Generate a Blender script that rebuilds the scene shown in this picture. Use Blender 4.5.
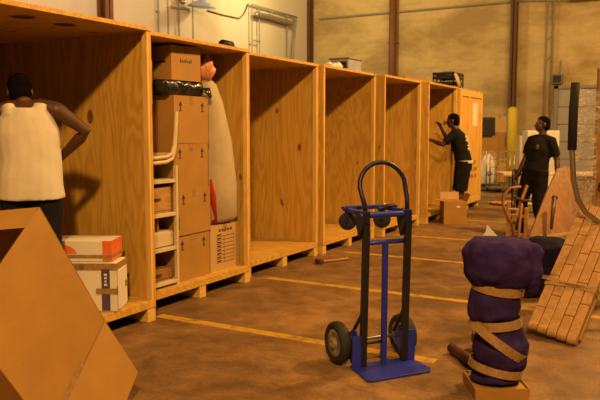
import bpy, math, random
from mathutils import Vector, Matrix, Euler, noise
from math import sin, cos, pi, radians, atan2
random.seed(7)
SC = bpy.context.scene
COL = SC.collection
for o in list(bpy.data.objects):
    bpy.data.objects.remove(o)

# ---------------------------------------------------------------- camera, light, exposure
cd = bpy.data.cameras.new('camera'); cam = bpy.data.objects.new('camera', cd); COL.objects.link(cam)
cam.location = (0, 0, 1.44)
cam.rotation_euler = (radians(90 - 5.548), 0, radians(29.32))
cd.sensor_width = 36; cd.lens = 42.0; cd.clip_end = 200
cd.dof.use_dof = True; cd.dof.focus_distance = 5.0; cd.dof.aperture_fstop = 4.0
SC.camera = cam

AMBER = (1.0, 0.55, 0.17)
wd = bpy.data.worlds.new('world'); SC.world = wd; wd.use_nodes = True
wd.node_tree.nodes['Background'].inputs[0].default_value = (1.0, 0.55, 0.2, 1)
wd.node_tree.nodes['Background'].inputs[1].default_value = 0.002

def lamp(name, loc, power, r=0.25, col=AMBER):
    l = bpy.data.lights.new(name, 'POINT'); l.energy = power; l.color = col; l.shadow_soft_size = r
    o = bpy.data.objects.new(name, l); o.location = loc; COL.objects.link(o); return o
# row of high bay lamps over the aisle, a second row over the back wall
for y, p in ((-2.0, 1400), (3.6, 330), (9.2, 1150), (15.0, 660), (20.5, 110)):
    lamp('high_bay_light', (1.1, y, 5.7), p)
lamp('high_bay_light', (-10.4, 19.0, 6.2), 300, .25, (1, .74, .30))
lamp('high_bay_light', (-9.4, 11.5, 6.8), 300, .25, (1, .68, .44))

SC.view_settings.view_transform = 'Standard'; SC.view_settings.look = 'None'
SC.view_settings.gamma = 1; SC.view_settings.use_curve_mapping = False
SC.view_settings.exposure = 0.62
SC.cycles.use_denoising = True
SC.cycles.max_bounces = 6; SC.cycles.diffuse_bounces = 1

# ---------------------------------------------------------------- materials
MATS = {}
class NT:
    def __init__(s, name):
        s.m = bpy.data.materials.new(name); s.m.use_nodes = True
        s.t = s.m.node_tree; s.b = s.t.nodes['Principled BSDF']
    def n(s, typ, **kw):
        nd = s.t.nodes.new(typ)
        for k, v in kw.items(): setattr(nd, k, v)
        return nd
    def l(s, a, b): s.t.links.new(a, b)
    def math(s, op, a, b=None, c=None):
        nd = s.n('ShaderNodeMath', operation=op)
        for i, x in enumerate((a, b, c)):
            if x is None: continue
            if isinstance(x, (int, float)): nd.inputs[i].default_value = x
            else: s.l(x, nd.inputs[i])
        return nd.outputs[0]
    def coords(s, scale=(1, 1, 1), rand=True):
        tc = s.n('ShaderNodeTexCoord'); mp = s.n('ShaderNodeMapping')
        mp.inputs['Scale'].default_value = scale
        s.l(tc.outputs['Object'], mp.inputs['Vector'])
        if rand:
            oi = s.n('ShaderNodeObjectInfo'); mu = s.math('MULTIPLY', oi.outputs['Random'], 37.0)
            cx = s.n('ShaderNodeCombineXYZ')
            for i in range(3): s.l(mu, cx.inputs[i])
            s.l(cx.outputs[0], mp.inputs['Location'])
        return mp.outputs[0]
    def noise(s, vec, scale, detail=3, rough=.5, dist=0):
        nd = s.n('ShaderNodeTexNoise'); nd.inputs['Scale'].default_value = scale
        nd.inputs['Detail'].default_value = detail; nd.inputs['Roughness'].default_value = rough
        nd.inputs['Distortion'].default_value = dist
        s.l(vec, nd.inputs['Vector']); return nd.outputs['Fac']
    def ramp(s, fac, stops):
        r = s.n('ShaderNodeValToRGB'); e = r.color_ramp.elements
        while len(e) < len(stops): e.new(.5)
        for el, (p, c) in zip(e, stops):
            el.position = p; el.color = (*c, 1) if len(c) == 3 else c
        s.l(fac, r.inputs[0]); return r.outputs[0]
    def mix(s, fac, a, b, mode='MIX'):
        nd = s.n('ShaderNodeMix', data_type='RGBA', blend_type=mode)
        for sock, x in ((nd.inputs[0], fac), (nd.inputs[6], a), (nd.inputs[7], b)):
            if isinstance(x, (int, float)): sock.default_value = x
            elif isinstance(x, tuple): sock.default_value = (*x, 1)
            else: s.l(x, sock)
        return nd.outputs[2]
    def bump(s, h, strength=.3, dist=.01):
        bp = s.n('ShaderNodeBump'); bp.inputs['Strength'].default_value = strength
        bp.inputs['Distance'].default_value = dist
        s.l(h, bp.inputs['Height']); s.l(bp.outputs[0], s.b.inputs['Normal'])
    def fin(s, col=None, rough=.6, metal=0, spec=None):
        if col is not None:
            if isinstance(col, tuple): s.b.inputs['Base Color'].default_value = (*col, 1)
            else: s.l(col, s.b.inputs['Base Color'])
        if isinstance(rough, (int, float)): s.b.inputs['Roughness'].default_value = rough
        else: s.l(rough, s.b.inputs['Roughness'])
        s.b.inputs['Metallic'].default_value = metal
        if spec is not None: s.b.inputs['Specular IOR Level'].default_value = spec
        return s.m
def sc(c, k): return tuple(min(1, x * k) for x in c)

def plain(name, col, rough=.6, var=.12, scale=9, bump=0, metal=0, bscale=60, spec=None, stretch=(1, 1, 1)):
    t = NT(name); v = t.coords(stretch)
    f = t.noise(v, scale, 4)
    c = t.ramp(f, [(.25, sc(col, 1 - var)), (.75, sc(col, 1 + var))])
    if bump: t.bump(t.noise(v, bscale, 3), bump)
    return t.fin(c, rough, metal, spec)

def plywood(name, stretch, light=(.76, .47, .095), dark=(.58, .32, .055), knots=True):
    t = NT(name); v = t.coords(stretch)
    base = t.noise(v, 2.2, 3, .55, .6)
    rings = t.math('SINE', t.math('MULTIPLY', base, 105.0))
    rings = t.math('MULTIPLY_ADD', rings, .5, .5)
    fine = t.noise(v, 38, 3, .6)
    fac = t.math('ADD', t.math('MULTIPLY', rings, .45), t.math('MULTIPLY', fine, .55))
    c = t.ramp(fac, [(.2, dark), (.8, light)])
    big = t.noise(v, .9, 2)
    c = t.mix(t.math('MULTIPLY', big, .55), c, t.mix(1.0, c, (.84, .74, .6), 'MULTIPLY'))
    if knots:
        vo = t.n('ShaderNodeTexVoronoi'); vo.inputs['Scale'].default_value = 4.2
        vv = t.coords(tuple(1.0 if k >= .9 else .55 for k in stretch)); t.l(vv, vo.inputs['Vector'])
        sep = t.n('ShaderNodeSeparateColor'); t.l(vo.outputs['Color'], sep.inputs[0])
        rad = t.math('MULTIPLY', t.math('POWER', sep.outputs[0], 1.6), .135)
        k = t.math('LESS_THAN', vo.outputs['Distance'], rad)
        halo = t.math('SUBTRACT', 1.0, t.math('MULTIPLY', t.math('SUBTRACT', vo.outputs['Distance'], rad), 14.0))
        halo = t.n('ShaderNodeClamp') if False else halo
        hc = t.n('ShaderNodeClamp'); t.l(halo, hc.inputs[0])
        c = t.mix(t.math('MULTIPLY', hc.outputs[0], .35), c, (.30, .14, .035))
        c = t.mix(t.math('MULTIPLY', k, .8), c, (.10, .04, .012))
    t.bump(fac, .12, .003)
    return t.fin(c, .55)

M = {}
M['ply_v'] = plywood('plywood_upright_grain', (1, 1, .16))
M['ply_h'] = plywood('plywood_level_grain', (.16, 1, 1))
M['lumber'] = plywood('pine_lumber', (.15, 1, 1), (.86, .58, .19), (.74, .46, .12), False)
M['lumber_v'] = plywood('pine_lumber_upright', (1, 1, .15), (.86, .58, .19), (.74, .46, .12), False)
M['door_ply'] = plywood('crate_door_plywood', (1, 1, .16), (.86, .52, .11), (.72, .40, .07))

def cardboard(name, col=(.42, .225, .055), var=.10):
    t = NT(name); v = t.coords()
    f = t.noise(v, 5, 4); st = t.noise(t.coords((1, 1, 14)), 12, 2)
    fac = t.math('ADD', t.math('MULTIPLY', f, .7), t.math('MULTIPLY', st, .3))
    c = t.ramp(fac, [(.3, sc(col, 1 - var)), (.7, sc(col, 1 + var))])
    t.bump(f, .25, .006)
    return t.fin(c, .62, 0, .3)
M['card'] = cardboard('cardboard')
M['card_pale'] = cardboard('pale_cardboard', (.56, .35, .15))
M['card_dark'] = cardboard('dark_cardboard', (.34, .18, .07))
M['card_white'] = cardboard('white_cardboard', (.80, .74, .66), .05)
M['ink'] = plain('print_ink', (.03, .022, .018), .7)
M['ink_pale'] = plain('pale_print_ink', (.25, .13, .05), .7)
M['orange'] = plain('orange_print', (.80, .16, .035), .6)
M['violet'] = plain('violet_print', (.09, .06, .16), .6)
def tape(name, col, rough=.18, alpha=1):
    t = NT(name); v = t.coords(); f = t.noise(v, 40, 3)
    t.bump(f, .4, .004)
    t.fin(t.ramp(f, [(.3, sc(col, .8)), (.7, sc(col, 1.2))]), rough)
    t.b.inputs['Coat Weight'].default_value = .6
    return t.m
M['tape'] = tape('packing_tape', (.36, .22, .09), .25)
M['blue'] = plain('blue_paint', (.022, .035, .42), .38, .1, 14, .05)
M['blue_dark'] = plain('dark_blue_paint', (.010, .012, .060), .42, .2)
M['black'] = plain('black_paint', (.012, .012, .014), .5, .2)
M['rubber'] = plain('black_rubber', (.022, .020, .018), .75, .2, 20, .2)
M['hub'] = plain('worn_metal_hub', (.45, .42, .38), .45, .2, 20, 0, .6)
M['steel'] = plain('grey_steel', (.36, .34, .32), .4, .15, 10, 0, .7)
M['pipe'] = plain('painted_pipe', (.30, .26, .20), .5, .15)
M['rust'] = plain('red_brown_paint', (.20, .070, .030), .6, .15)
M['yellow'] = plain('yellow_paint', (.80, .62, .045), .5, .08)
M['white'] = plain('white_paint', (.78, .76, .72), .5, .05)
M['grey'] = plain('grey_plastic', (.20, .20, .22), .5, .15)
M['bluegrey'] = plain('blue_grey_plastic', (.32, .36, .46), .5, .12)
M['lampblue'] = plain('pale_blue_shade', (.45, .55, .80), .4, .08)
M['purple'] = plain('purple_moving_blanket', (.036, .020, .115), .9, .25, 16, .6, 0, 40, .1)
M['navy'] = plain('navy_moving_blanket', (.014, .010, .030), .9, .25, 16, .6, 0, 40, .1)
M['blackcloth'] = plain('black_cloth', (.013, .012, .012), .9, .2, 14, .4, 0, 12, .1)
M['jeans'] = plain('dark_denim', (.014, .014, .018), .9, .2, 14, .3, 0, 12, .1)
M['tank'] = plain('white_cotton', (.68, .63, .55), .85, .05, 6, .5, 0, 9, .1)
M['skin'] = plain('dark_brown_skin', (.085, .034, .016), .5, .10, 12)
M['hair'] = plain('black_hair', (.005, .004, .0035), .95, .2, 60, .2, 0, 120, .05)
M['beige'] = plain('beige_wrap_cloth', (.50, .40, .27), .75, .1, 7, .5, 0, 10)
M['red'] = plain('red_cloth', (.55, .03, .025), .7, .1)
M['pink'] = plain('pink_plastic_bag', (.75, .30, .17), .35, .25, 12, .8, 0, 20)
M['bag'] = plain('black_plastic_bag', (.012, .014, .018), .22, .2, 8, .9, 0, 14)
M['cream'] = plain('cream_plastic', (.66, .52, .34), .45, .06)
M['creamwood'] = plain('pale_shelf_paint', (.66, .54, .36), .5, .08)
M['brownwood'] = plywood('brown_wood_veneer', (1, 1, .2), (.36, .18, .065), (.27, .12, .04), False)
M['tanwood'] = plywood('tan_wood', (.2, 1, 1), (.56, .32, .11), (.44, .23, .075), False)
M['darkwood'] = plain('dark_stained_wood', (.10, .042, .020), .4, .2, 12)
M['slat'] = plywood('pale_slat_wood', (1, 1, .2), (.52, .30, .12), (.40, .22, .08), False)
M['handle'] = plain('hammer_handle', (.42, .20, .075), .5, .15)
M['maroon'] = plain('maroon_roll', (.11, .035, .045), .6, .2)
M['foam'] = plain('black_foam', (.010, .009, .009), .9, .2)
M['bar'] = plain('chrome_bar', (.42, .36, .30), .28, .08, 10, 0, .85)
M['dooroff'] = plain('grey_white_door_paint', (.40, .37, .36), .5, .06)
M['brownsteel'] = plain('dark_brown_steel', (.115, .050, .026), .6, .15)
M['paper'] = plain('white_paper', (.80, .77, .70), .6, .04)
M['eye'] = plain('eye_white', (.4, .34, .3), .3, .02)

def floor_mat():
    t = NT('stained_concrete'); v = t.coords(rand=False)
    a = t.noise(v, .7, 6, .62, .4); b = t.noise(v, 5, 6, .65, .3); s3 = t.noise(v, 45, 3)
    fac = t.math('ADD', t.math('ADD', t.math('MULTIPLY', a, .55), t.math('MULTIPLY', b, .32)), t.math('MULTIPLY', s3, .13))
    c = t.ramp(fac, [(.40, (.105, .055, .024)), (.5, (.215, .120, .050)), (.60, (.36, .205, .085))])
    sep = t.n('ShaderNodeSeparateXYZ'); tc = t.n('ShaderNodeTexCoord'); t.l(tc.outputs['Object'], sep.inputs[0])
    line = None
    for y0, w, x1 in ((4.17, .048, -1.36), (5.81, .045, 3.0), (7.55, .045, 3.0), (9.19, .045, 3.0), (11.3, .045, 3.0)):
        yy = t.math('ABSOLUTE', t.math('SUBTRACT', sep.outputs[1], y0))
        k = t.math('MULTIPLY', t.math('LESS_THAN', yy, w), t.math('LESS_THAN', sep.outputs[0], x1))
        k = t.math('MULTIPLY', k, t.math('GREATER_THAN', sep.outputs[0], -3.62))
        line = k if line is None else t.math('MAXIMUM', line, k)
    wear = t.noise(v, 9, 5, .7)
    wr = t.ramp(wear, [(.34, (.2, .2, .2)), (.52, (.9, .9, .9))])
    c = t.mix(t.math('MULTIPLY', line, wr), c, (.62, .36, .035))
    t.bump(t.math('ADD', b, s3), .12, .006)
    return t.fin(c, t.math('MULTIPLY_ADD', b, .35, .38), 0, .35)
def block_mat():
    t = NT('painted_block_wall')
    tc = t.n('ShaderNodeTexCoord'); mp = t.n('ShaderNodeMapping'); mp.inputs['Rotation'].default_value = (radians(-90), 0, 0)
    t.l(tc.outputs['Object'], mp.inputs['Vector'])
    br = t.n('ShaderNodeTexBrick'); t.l(mp.outputs[0], br.inputs['Vector'])
    br.inputs['Scale'].default_value = 1; br.inputs['Brick Width'].default_value = .41; br.inputs['Row Height'].default_value = .205
    br.inputs['Mortar Size'].default_value = .010; br.inputs['Mortar Smooth'].default_value = .4
    br.inputs['Color1'].default_value = (.66, .52, .26, 1); br.inputs['Color2'].default_value = (.64, .505, .25, 1)
    br.inputs['Mortar'].default_value = (.59, .465, .23, 1)
    v = t.coords(rand=False)
    st = t.noise(t.coords((.5, 1, 1.1), False), .7, 6, .66, .15)
    c = t.mix(t.ramp(st, [(.42, (0, 0, 0)), (.60, (.9, .9, .9))]), br.outputs['Color'], t.mix(1.0, br.outputs['Color'], (.60, .54, .48), 'MULTIPLY'))
    t.bump(br.outputs['Fac'], -.25, .01)
    return t.fin(c, .75, 0, .2)
def panel_mat():
    t = NT('painted_panel_wall'); v = t.coords(rand=False)
    f = t.noise(t.coords((1, 1, .4), False), .8, 5)
    c = t.ramp(f, [(.3, (.66, .58, .47)), (.7, (.76, .68, .56))])
    t.bump(t.noise(v, 7, 3), .1, .01)
    return t.fin(c, .7, 0, .2)
M['dim'] = plain('fill_cutting_dark', (.05, .045, .04), .8)  # unseen walls and ceiling are made this dark to cut bounced fill light
M['floor'] = floor_mat(); M['block'] = block_mat(); M['panel'] = panel_mat()
def wrap_mat():
    t = NT('clear_stretch_wrap')
    v = t.coords((1, 1, 4.5)); f = t.noise(v, 4.5, 3, .55, 1.6)
    t.bump(f, .55, .04)
    t.fin((.85, .80, .74), .12)
    tr = t.n('ShaderNodeBsdfTransparent'); mx = t.n('ShaderNodeMixShader')
    streak = t.ramp(f, [(.42, (.14, .14, .14)), (.66, (.72, .72, .72))])
    t.l(streak, mx.inputs[0]); t.l(tr.outputs[0], mx.inputs[1]); t.l(t.b.outputs[0], mx.inputs[2])
    t.l(mx.outputs[0], t.t.nodes['Material Output'].inputs['Surface'])
    return t.m
M['wrap'] = wrap_mat()

# ---------------------------------------------------------------- mesh helpers
def V(*a): return Vector(a)
class MB:
    def __init__(s): s.v = []; s.f = []; s.mi = []; s.k = 0
    def add(s, vs, fs):
        o = len(s.v); s.v += [tuple(x) for x in vs]
        for f in fs: s.f.append(tuple(i + o for i in f)); s.mi.append(s.k)
        return s
    def hexa(s, p):
        return s.add(p, [(0, 3, 2, 1), (4, 5, 6, 7), (0, 1, 5, 4), (1, 2, 6, 5), (2, 3, 7, 6), (3, 0, 4, 7)])
    def box(s, x0, x1, y0, y1, z0, z1):
        return s.hexa([(x0, y0, z0), (x1, y0, z0), (x1, y1, z0), (x0, y1, z0), (x0, y0, z1), (x1, y0, z1), (x1, y1, z1), (x0, y1, z1)])
    def obox(s, o, a, b, c):
        o, a, b, c = map(Vector, (o, a, b, c))
        return s.hexa([o, o + a, o + a + b, o + b, o + c, o + a + c, o + a + b + c, o + b + c])
    def quad(s, *p): return s.add(p, [tuple(range(len(p)))])
    def slab(s, pts, th):       # closed polygon pts extruded along th
        n = len(pts); th = Vector(th); p = [Vector(q) for q in pts]
        fs = [tuple(range(n))[::-1], tuple(range(n, 2 * n))] + [(i, (i + 1) % n, n + (i + 1) % n, n + i) for i in range(n)]
        return s.add(p + [q + th for q in p], fs)
    def tube(s, path, r, seg=10, side=None, round_caps=False, closed=False):
        P = [Vector(p) for p in path]; n = len(P)
        R = r if isinstance(r, (list, tuple)) else [r] * n
        R = [x if isinstance(x, (list, tuple)) else (x, x) for x in R]
        if round_caps:
            def cap(p, q, ra):
                d = (p - q).normalized(); m = min(ra)
                return [(p + d * m * sin(t), (ra[0] * cos(t), ra[1] * cos(t))) for t in (radians(35), radians(65), radians(85))]
            st = cap(P[0], P[1], R[0])[::-1]; en = cap(P[-1], P[-2], R[-1])
            P = [a for a, _ in st] + P + [a for a, _ in en]; R = [b for _, b in st] + R + [b for _, b in en]; n = len(P)
        T = []
        for i in range(n):
            a = P[(i - 1) % n] if closed else P[max(i - 1, 0)]; b = P[(i + 1) % n] if closed else P[min(i + 1, n - 1)]
            T.append((b - a).normalized())
        u = Vector(side) if side is not None else (V(0, 0, 1) if abs(T[0].z) < .9 else V(1, 0, 0))
        rings = []
        for i in range(n):
            u = (u - T[i] * u.dot(T[i])).normalized(); w = T[i].cross(u)
            if side is not None:
                u = (Vector(side) - T[i] * Vector(side).dot(T[i])).normalized(); w = T[i].cross(u)
            rings.append([P[i] + u * R[i][0] * cos(2 * pi * j / seg) + w * R[i][1] * sin(2 * pi * j / seg) for j in range(seg)])
        vs = [v for g in rings for v in g]; fs = []
        m = n if closed else n - 1
        for i in range(m):
            a = i * seg; b = ((i + 1) % n) * seg
            for j in range(seg):
                k = (j + 1) % seg; fs.append((a + j, a + k, b + k, b + j))
        if not closed: fs += [tuple(range(seg))[::-1], tuple(range((n - 1) * seg, n * seg))]
        return s.add(vs, fs)
    def ball(s, c, r, rot=None, seg=14, rings=10):
        c = Vector(c); r = r if isinstance(r, (tuple, list)) else (r, r, r)
        vs = []; fs = []
        for i in range(1, rings):
            t = pi * i / rings
            for j in range(seg):
                p = 2 * pi * j / seg
                q = V(r[0] * sin(t) * cos(p), r[1] * sin(t) * sin(p), r[2] * cos(t))
                vs.append(c + (rot @ q if rot else q))
        top = V(0, 0, r[2]); vs.append(c + (rot @ top if rot else top)); vs.append(c - (rot @ top if rot else top))
        T = len(vs) - 2
        for i in range(rings - 2):
            for j in range(seg):
                k = (j + 1) % seg; fs.append((i * seg + j, (i + 1) * seg + j, (i + 1) * seg + k, i * seg + k))
        for j in range(seg):
            k = (j + 1) % seg; fs.append((T, j, k)); fs.append((T + 1, (rings - 2) * seg + k, (rings - 2) * seg + j))
        return s.add(vs, fs)
    def lathe(s, prof, o, axis, seg=24):   # prof: (radius, along) list, closed into caps
        ax = Vector(axis).normalized(); u = ax.orthogonal().normalized(); w = ax.cross(u); o = Vector(o)
        vs = []; fs = []; n = len(prof)
        for r, h in prof:
            for j in range(seg):
                t = 2 * pi * j / seg; vs.append(o + ax * h + (u * cos(t) + w * sin(t)) * r)
        for i in range(n - 1):
            for j in range(seg):
                k = (j + 1) % seg; fs.append((i * seg + j, i * seg + k, (i + 1) * seg + k, (i + 1) * seg + j))
        fs += [tuple(range(seg))[::-1], tuple(range((n - 1) * seg, n * seg))]
        return s.add(vs, fs)
    def ring(s, prof, o, axis, seg=28):    # closed profile swept round: a tyre
        ax = Vector(axis).normalized(); u = ax.orthogonal().normalized(); w = ax.cross(u); o = Vector(o)
        vs = []; fs = []; n = len(prof)
        for r, h in prof:
            for j in range(seg):
                t = 2 * pi * j / seg; vs.append(o + ax * h + (u * cos(t) + w * sin(t)) * r)
        for i in range(n):
            b = ((i + 1) % n) * seg
            for j in range(seg):
                k = (j + 1) % seg; fs.append((i * seg + j, i * seg + k, b + k, b + j))
        return s.add(vs, fs)
    def mesh(s, name):
        me = bpy.data.meshes.new(name); me.from_pydata(s.v, [], s.f); me.update(); return me
    def build(s, name, mats, parent=None, smooth=False, bevel=0, sub=0, remesh=0, smooth_it=6, wob=0, wscale=5, solid=0):
        me = s.mesh(name)
        o = bpy.data.objects.new(name, me); COL.objects.link(o)
        for m in (mats if isinstance(mats, (list, tuple)) else [mats]): me.materials.append(M[m] if isinstance(m, str) else m)
        if not remesh: me.polygons.foreach_set('material_index', s.mi)
        if remesh or sub or solid:
            if solid:
                md = o.modifiers.new('solid', 'SOLIDIFY'); md.thickness = solid
            if remesh:
                md = o.modifiers.new('remesh', 'REMESH'); md.mode = 'VOXEL'; md.voxel_size = remesh
                md = o.modifiers.new('smooth', 'SMOOTH'); md.factor = .5; md.iterations = smooth_it
            if sub:
                md = o.modifiers.new('sub', 'SUBSURF'); md.levels = sub; md.render_levels = sub
            dg = bpy.context.evaluated_depsgraph_get(); dg.update()
            new = bpy.data.meshes.new_from_object(o.evaluated_get(dg)); o.modifiers.clear()
            o.data = new; bpy.data.meshes.remove(me); me = new; me.name = name
            smooth = True
        else:
            import bmesh
            bm = bmesh.new(); bm.from_mesh(me); bmesh.ops.recalc_face_normals(bm, faces=bm.faces); bm.to_mesh(me); bm.free()
        if wob:
            for v in me.vertices:
                d = noise.noise_vector(v.co * wscale + V(3.1, 1.7, name.__len__()))
                v.co += d * wob
        if smooth: me.polygons.foreach_set('use_smooth', [True] * len(me.polygons))
        if bevel:
            md = o.modifiers.new('bevel', 'BEVEL'); md.width = bevel; md.segments = 2; md.limit_method = 'ANGLE'
        if parent: o.parent = parent
        return o
def tag(o, label, cat, group=None, kind=None):
    if label: o['label'] = label
    if cat: o['category'] = cat
    if group: o['group'] = group
    if kind: o['kind'] = kind
    return o
def thing(name, loc, label, cat, rz=0, group=None):
    o = bpy.data.objects.new(name, None); COL.objects.link(o)
    o.empty_display_size = .1
    o.location = loc; o.rotation_euler = (0, 0, rz); return tag(o, label, cat, group)
def struct(o): o['kind'] = 'structure'; return o

# ---------------------------------------------------------------- the warehouse shell
struct(MB().box(-13, 9, -9, 24, -.2, 0).build('floor', 'floor'))
struct(MB().box(-13.3, -13, -9, 24.3, 0, 8.5).build('wall_left', 'panel'))
struct(MB().box(-13, 9, 24, 24.3, 0, 8.5).build('wall_far', 'block'))
struct(MB().box(9, 9.3, -9, 24.3, 0, 8.5).build('wall_right', 'dim'))
struct(MB().box(-13.3, 9.3, -9.3, -9, 0, 8.5).build('wall_near', 'dim'))
struct(MB().box(-13.3, 9.3, -9.3, 24.3, 8.5, 8.7).build('ceiling', 'dim'))

def steel_column(name, x, y, w, d, mat):      # rolled H section standing against a wall
    b = MB(); t = .03
    if d[1]:
        b.box(x - w / 2, x + w / 2, y - .30, y - .30 + t, 0, 8.5); b.box(x - w / 2, x + w / 2, y - t, y, 0, 8.5); b.box(x - t / 2, x + t / 2, y - .30, y, 0, 8.5)
    else:
        b.box(x, x + t, y - w / 2, y + w / 2, 0, 8.5); b.box(x + .30 - t, x + .30, y - w / 2, y + w / 2, 0, 8.5); b.box(x, x + .30, y - t / 2, y + t / 2, 0, 8.5)
    return struct(b.build(name, mat))
steel_column('trim_1', -13, 13.05, .26, (1, 0), 'rust')
steel_column('trim_2', -5.33, 24, .19, (0, 1), 'brownsteel')
steel_column('trim_3', -12.98, 24, .20, (0, 1), 'brownsteel')
b = MB()                                       # pale joint strips of the panelled wall
for y in (13.3, 15.58, 16.7): b.box(-13, -12.985, y, y + .05, 0, 8.5)
struct(b.build('trim_4', 'pipe'))
struct(MB().tube([(-12.6, 23.93, 5.70), (-5.5, 23.93, 5.70), (-5.1, 23.93, 5.70), (-2.6, 23.93, 5.52), (4, 23.93, 5.52)], .035, 8).build('trim_5', 'pipe'))
struct(MB().box(-3.6, 9, 23.7, 24, 5.52, 5.72).build('trim_6', 'darkwood'))

# red brown downpipe on the far wall
p = thing('downpipe', (-9.58, 23.82, 0), 'red-brown pipe running up the far wall behind the crates', 'pipe')
MB().tube([(0, 0, 0), (0, 0, 8.4)], .135, 16).build('pipe', 'rust', p, True)
for z in (2.0, 4.6, 6.6): MB().box(-.17, .17, -.03, .17, z, z + .06).build('bracket', 'rust', p)

# sectional door in the far wall
d = thing('door_1', (-2.4, 23.98, 0), None, None); d['kind'] = 'structure'
for k in range(5):
    MB().box(-1.5, 1.5, -.05, -.01, .56 * k + .01, .56 * k + .555).build('door_section', 'dooroff', d, bevel=.012)
b = MB(); b.box(-1.62, -1.5, -.08, .01, 0, 2.92); b.box(1.5, 1.62, -.08, .01, 0, 2.92); b.box(-1.62, 1.62, -.08, .01, 2.82, 2.92); b.build('door_frame', 'pipe', d)

# yellow bollard
t = thing('bollard', (-5.21, 23.45, 0), 'yellow guard post in front of the brown steel column', 'post')
MB().lathe([(.16, 0), (.16, 2.16), (.13, 2.22), (.05, 2.26)], (0, 0, 0), (0, 0, 1), 20).build('post', 'yellow', t, True)
MB().lathe([(.24, 0), (.24, .03)], (0, 0, 0), (0, 0, 1), 20).build('base_plate', 'yellow', t)

# conduit ladder and switch box on the far wall
t = thing('conduit_rack', (-4.17, 23.9, 0), 'tall narrow conduit rack with slanted rungs on far wall', 'conduit')
for x in (-.14, .06): MB().tube([(x, 0, .2), (x, 0, 8.2)], .032, 8).build('rail', 'pipe', t, True)
for z in (3.7, 4.35, 5.0, 5.65): MB().tube([(-.14, -.02, z), (.06, -.02, z + .2)], .02, 6).build('rung', 'pipe', t)
t = thing('switch_box', (-3.93, 23.86, 3.13), 'small dark switch box fixed to the conduit rack', 'electrical box')
MB().box(-.16, .16, -.09, .13, -.15, .15).build('box', 'grey', t, bevel=.01); MB().box(-.12, .12, -.11, -.09, -.11, .11).build('cover', 'black', t)
MB().tube([(.1, 0, .13), (.1, 0, .6)], .025, 8).build('conduit', 'pipe', t)

# pipes, panel and light on the left wall
t = thing('wall_conduit', (-12.95, 15.15, 0), 'thin vertical pipe on the pale wall above the nearest crates', 'pipe')
MB().tube([(0, 0, 0), (0, 0, 8.4)], .02, 8).build('pipe', 'pipe', t, True)
for z in (2, 4.7, 6.5): MB().box(-.05, .03, -.05, .05, z, z + .04).build('clip', 'pipe', t)
t = thing('service_pipe', (-12.93, 16.0, 0), 'pipe with a side arm and round cap beside the blue light shade', 'pipe')
MB().tube([(0, 0, 0), (0, 0, 8.4)], .025, 8).build('pipe', 'pipe', t, True)
MB().tube([(0, -.35, 4.93), (.06, .1, 4.93), (.1, .35, 4.96)], .018, 8).build('arm', 'pipe', t, True)
MB().ball((.08, .08, 5.12), .09).build('cap', 'bar', t, True)
MB().tube([(.02, -.45, 5.32), (.05, -.15, 5.18), (.08, .05, 5.14)], .015, 8).build('branch', 'pipe', t, True)
t = thing('wall_light', (-12.95, 16.5, 5.05), 'pale blue light shade jutting from the wall', 'light')
MB().lathe([(.42, 0), (.28, .11), (.10, .18), (.08, .22)], (.45, 0, -.05), (.12, 0, 1), 24).build('shade', 'lampblue', t, True)
MB().tube([(0, 0, .3), (.25, 0, .38), (.45, 0, .18)], .02, 8).build('arm', 'pipe', t, True)
t = thing('electrical_panel', (-12.99, 17.15, 5.85), 'dark electrical panel above the blue light shade', 'electrical box')
MB().box(0, .16, -.33, .33, -.42, .6).build('cabinet', 'grey', t, bevel=.01)
MB().box(.16, .175, -.28, .28, -.37, .55).build('cover', 'steel', t, bevel=.005)
cable = [(-12.96, 17.4, 5.08), (-12.96, 18.2, 5.06), (-12.96, 19.1, 5.08), (-12.96, 19.35, 5.25), (-12.96, 19.62, 5.62)]
tag(MB().tube(cable, .018, 8).build('wall_cable', 'darkwood', None, True), 'dark cable sagging along the wall to the pipe frame', 'cable')
t = thing('pipe_frame', (-12.85, 19.66, 0), 'hanging frame of pipes with a thick lagged pipe on the left wall', 'pipe frame')
for y in (0, .45, 2.3, 2.75): MB().tube([(0, y, 0), (0, y, 5.60)], .022, 8).build('upright', 'pipe', t, True)
MB().tube([(0, 0, 5.60), (0, 3.0, 5.60)], .03, 8).build('top_rail', 'pipe', t, True)
MB().tube([(.02, 0, 4.45), (.02, .45, 4.45)], .02, 8).build('cross_rail', 'pipe', t, True)
MB().tube([(.08, .15, 5.30), (.08, 1.0, 5.33), (.08, 2.45, 5.30)], .085, 12, round_caps=True).build('lagged_pipe', 'steel', t, True, wob=.02, wscale=9)
for y in (.3, 1.2, 2.2): MB().tube([(.08, y, 5.3), (.0, y, 5.6)], .014, 6).build('hanger', 'pipe', t)
MB().tube([(.03, 2.62, 2.2), (.03, 2.60, 4.2), (.03, 2.85, 5.5)], .05, 8).build('slanted_pipe', 'pipe', t, True)

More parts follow.
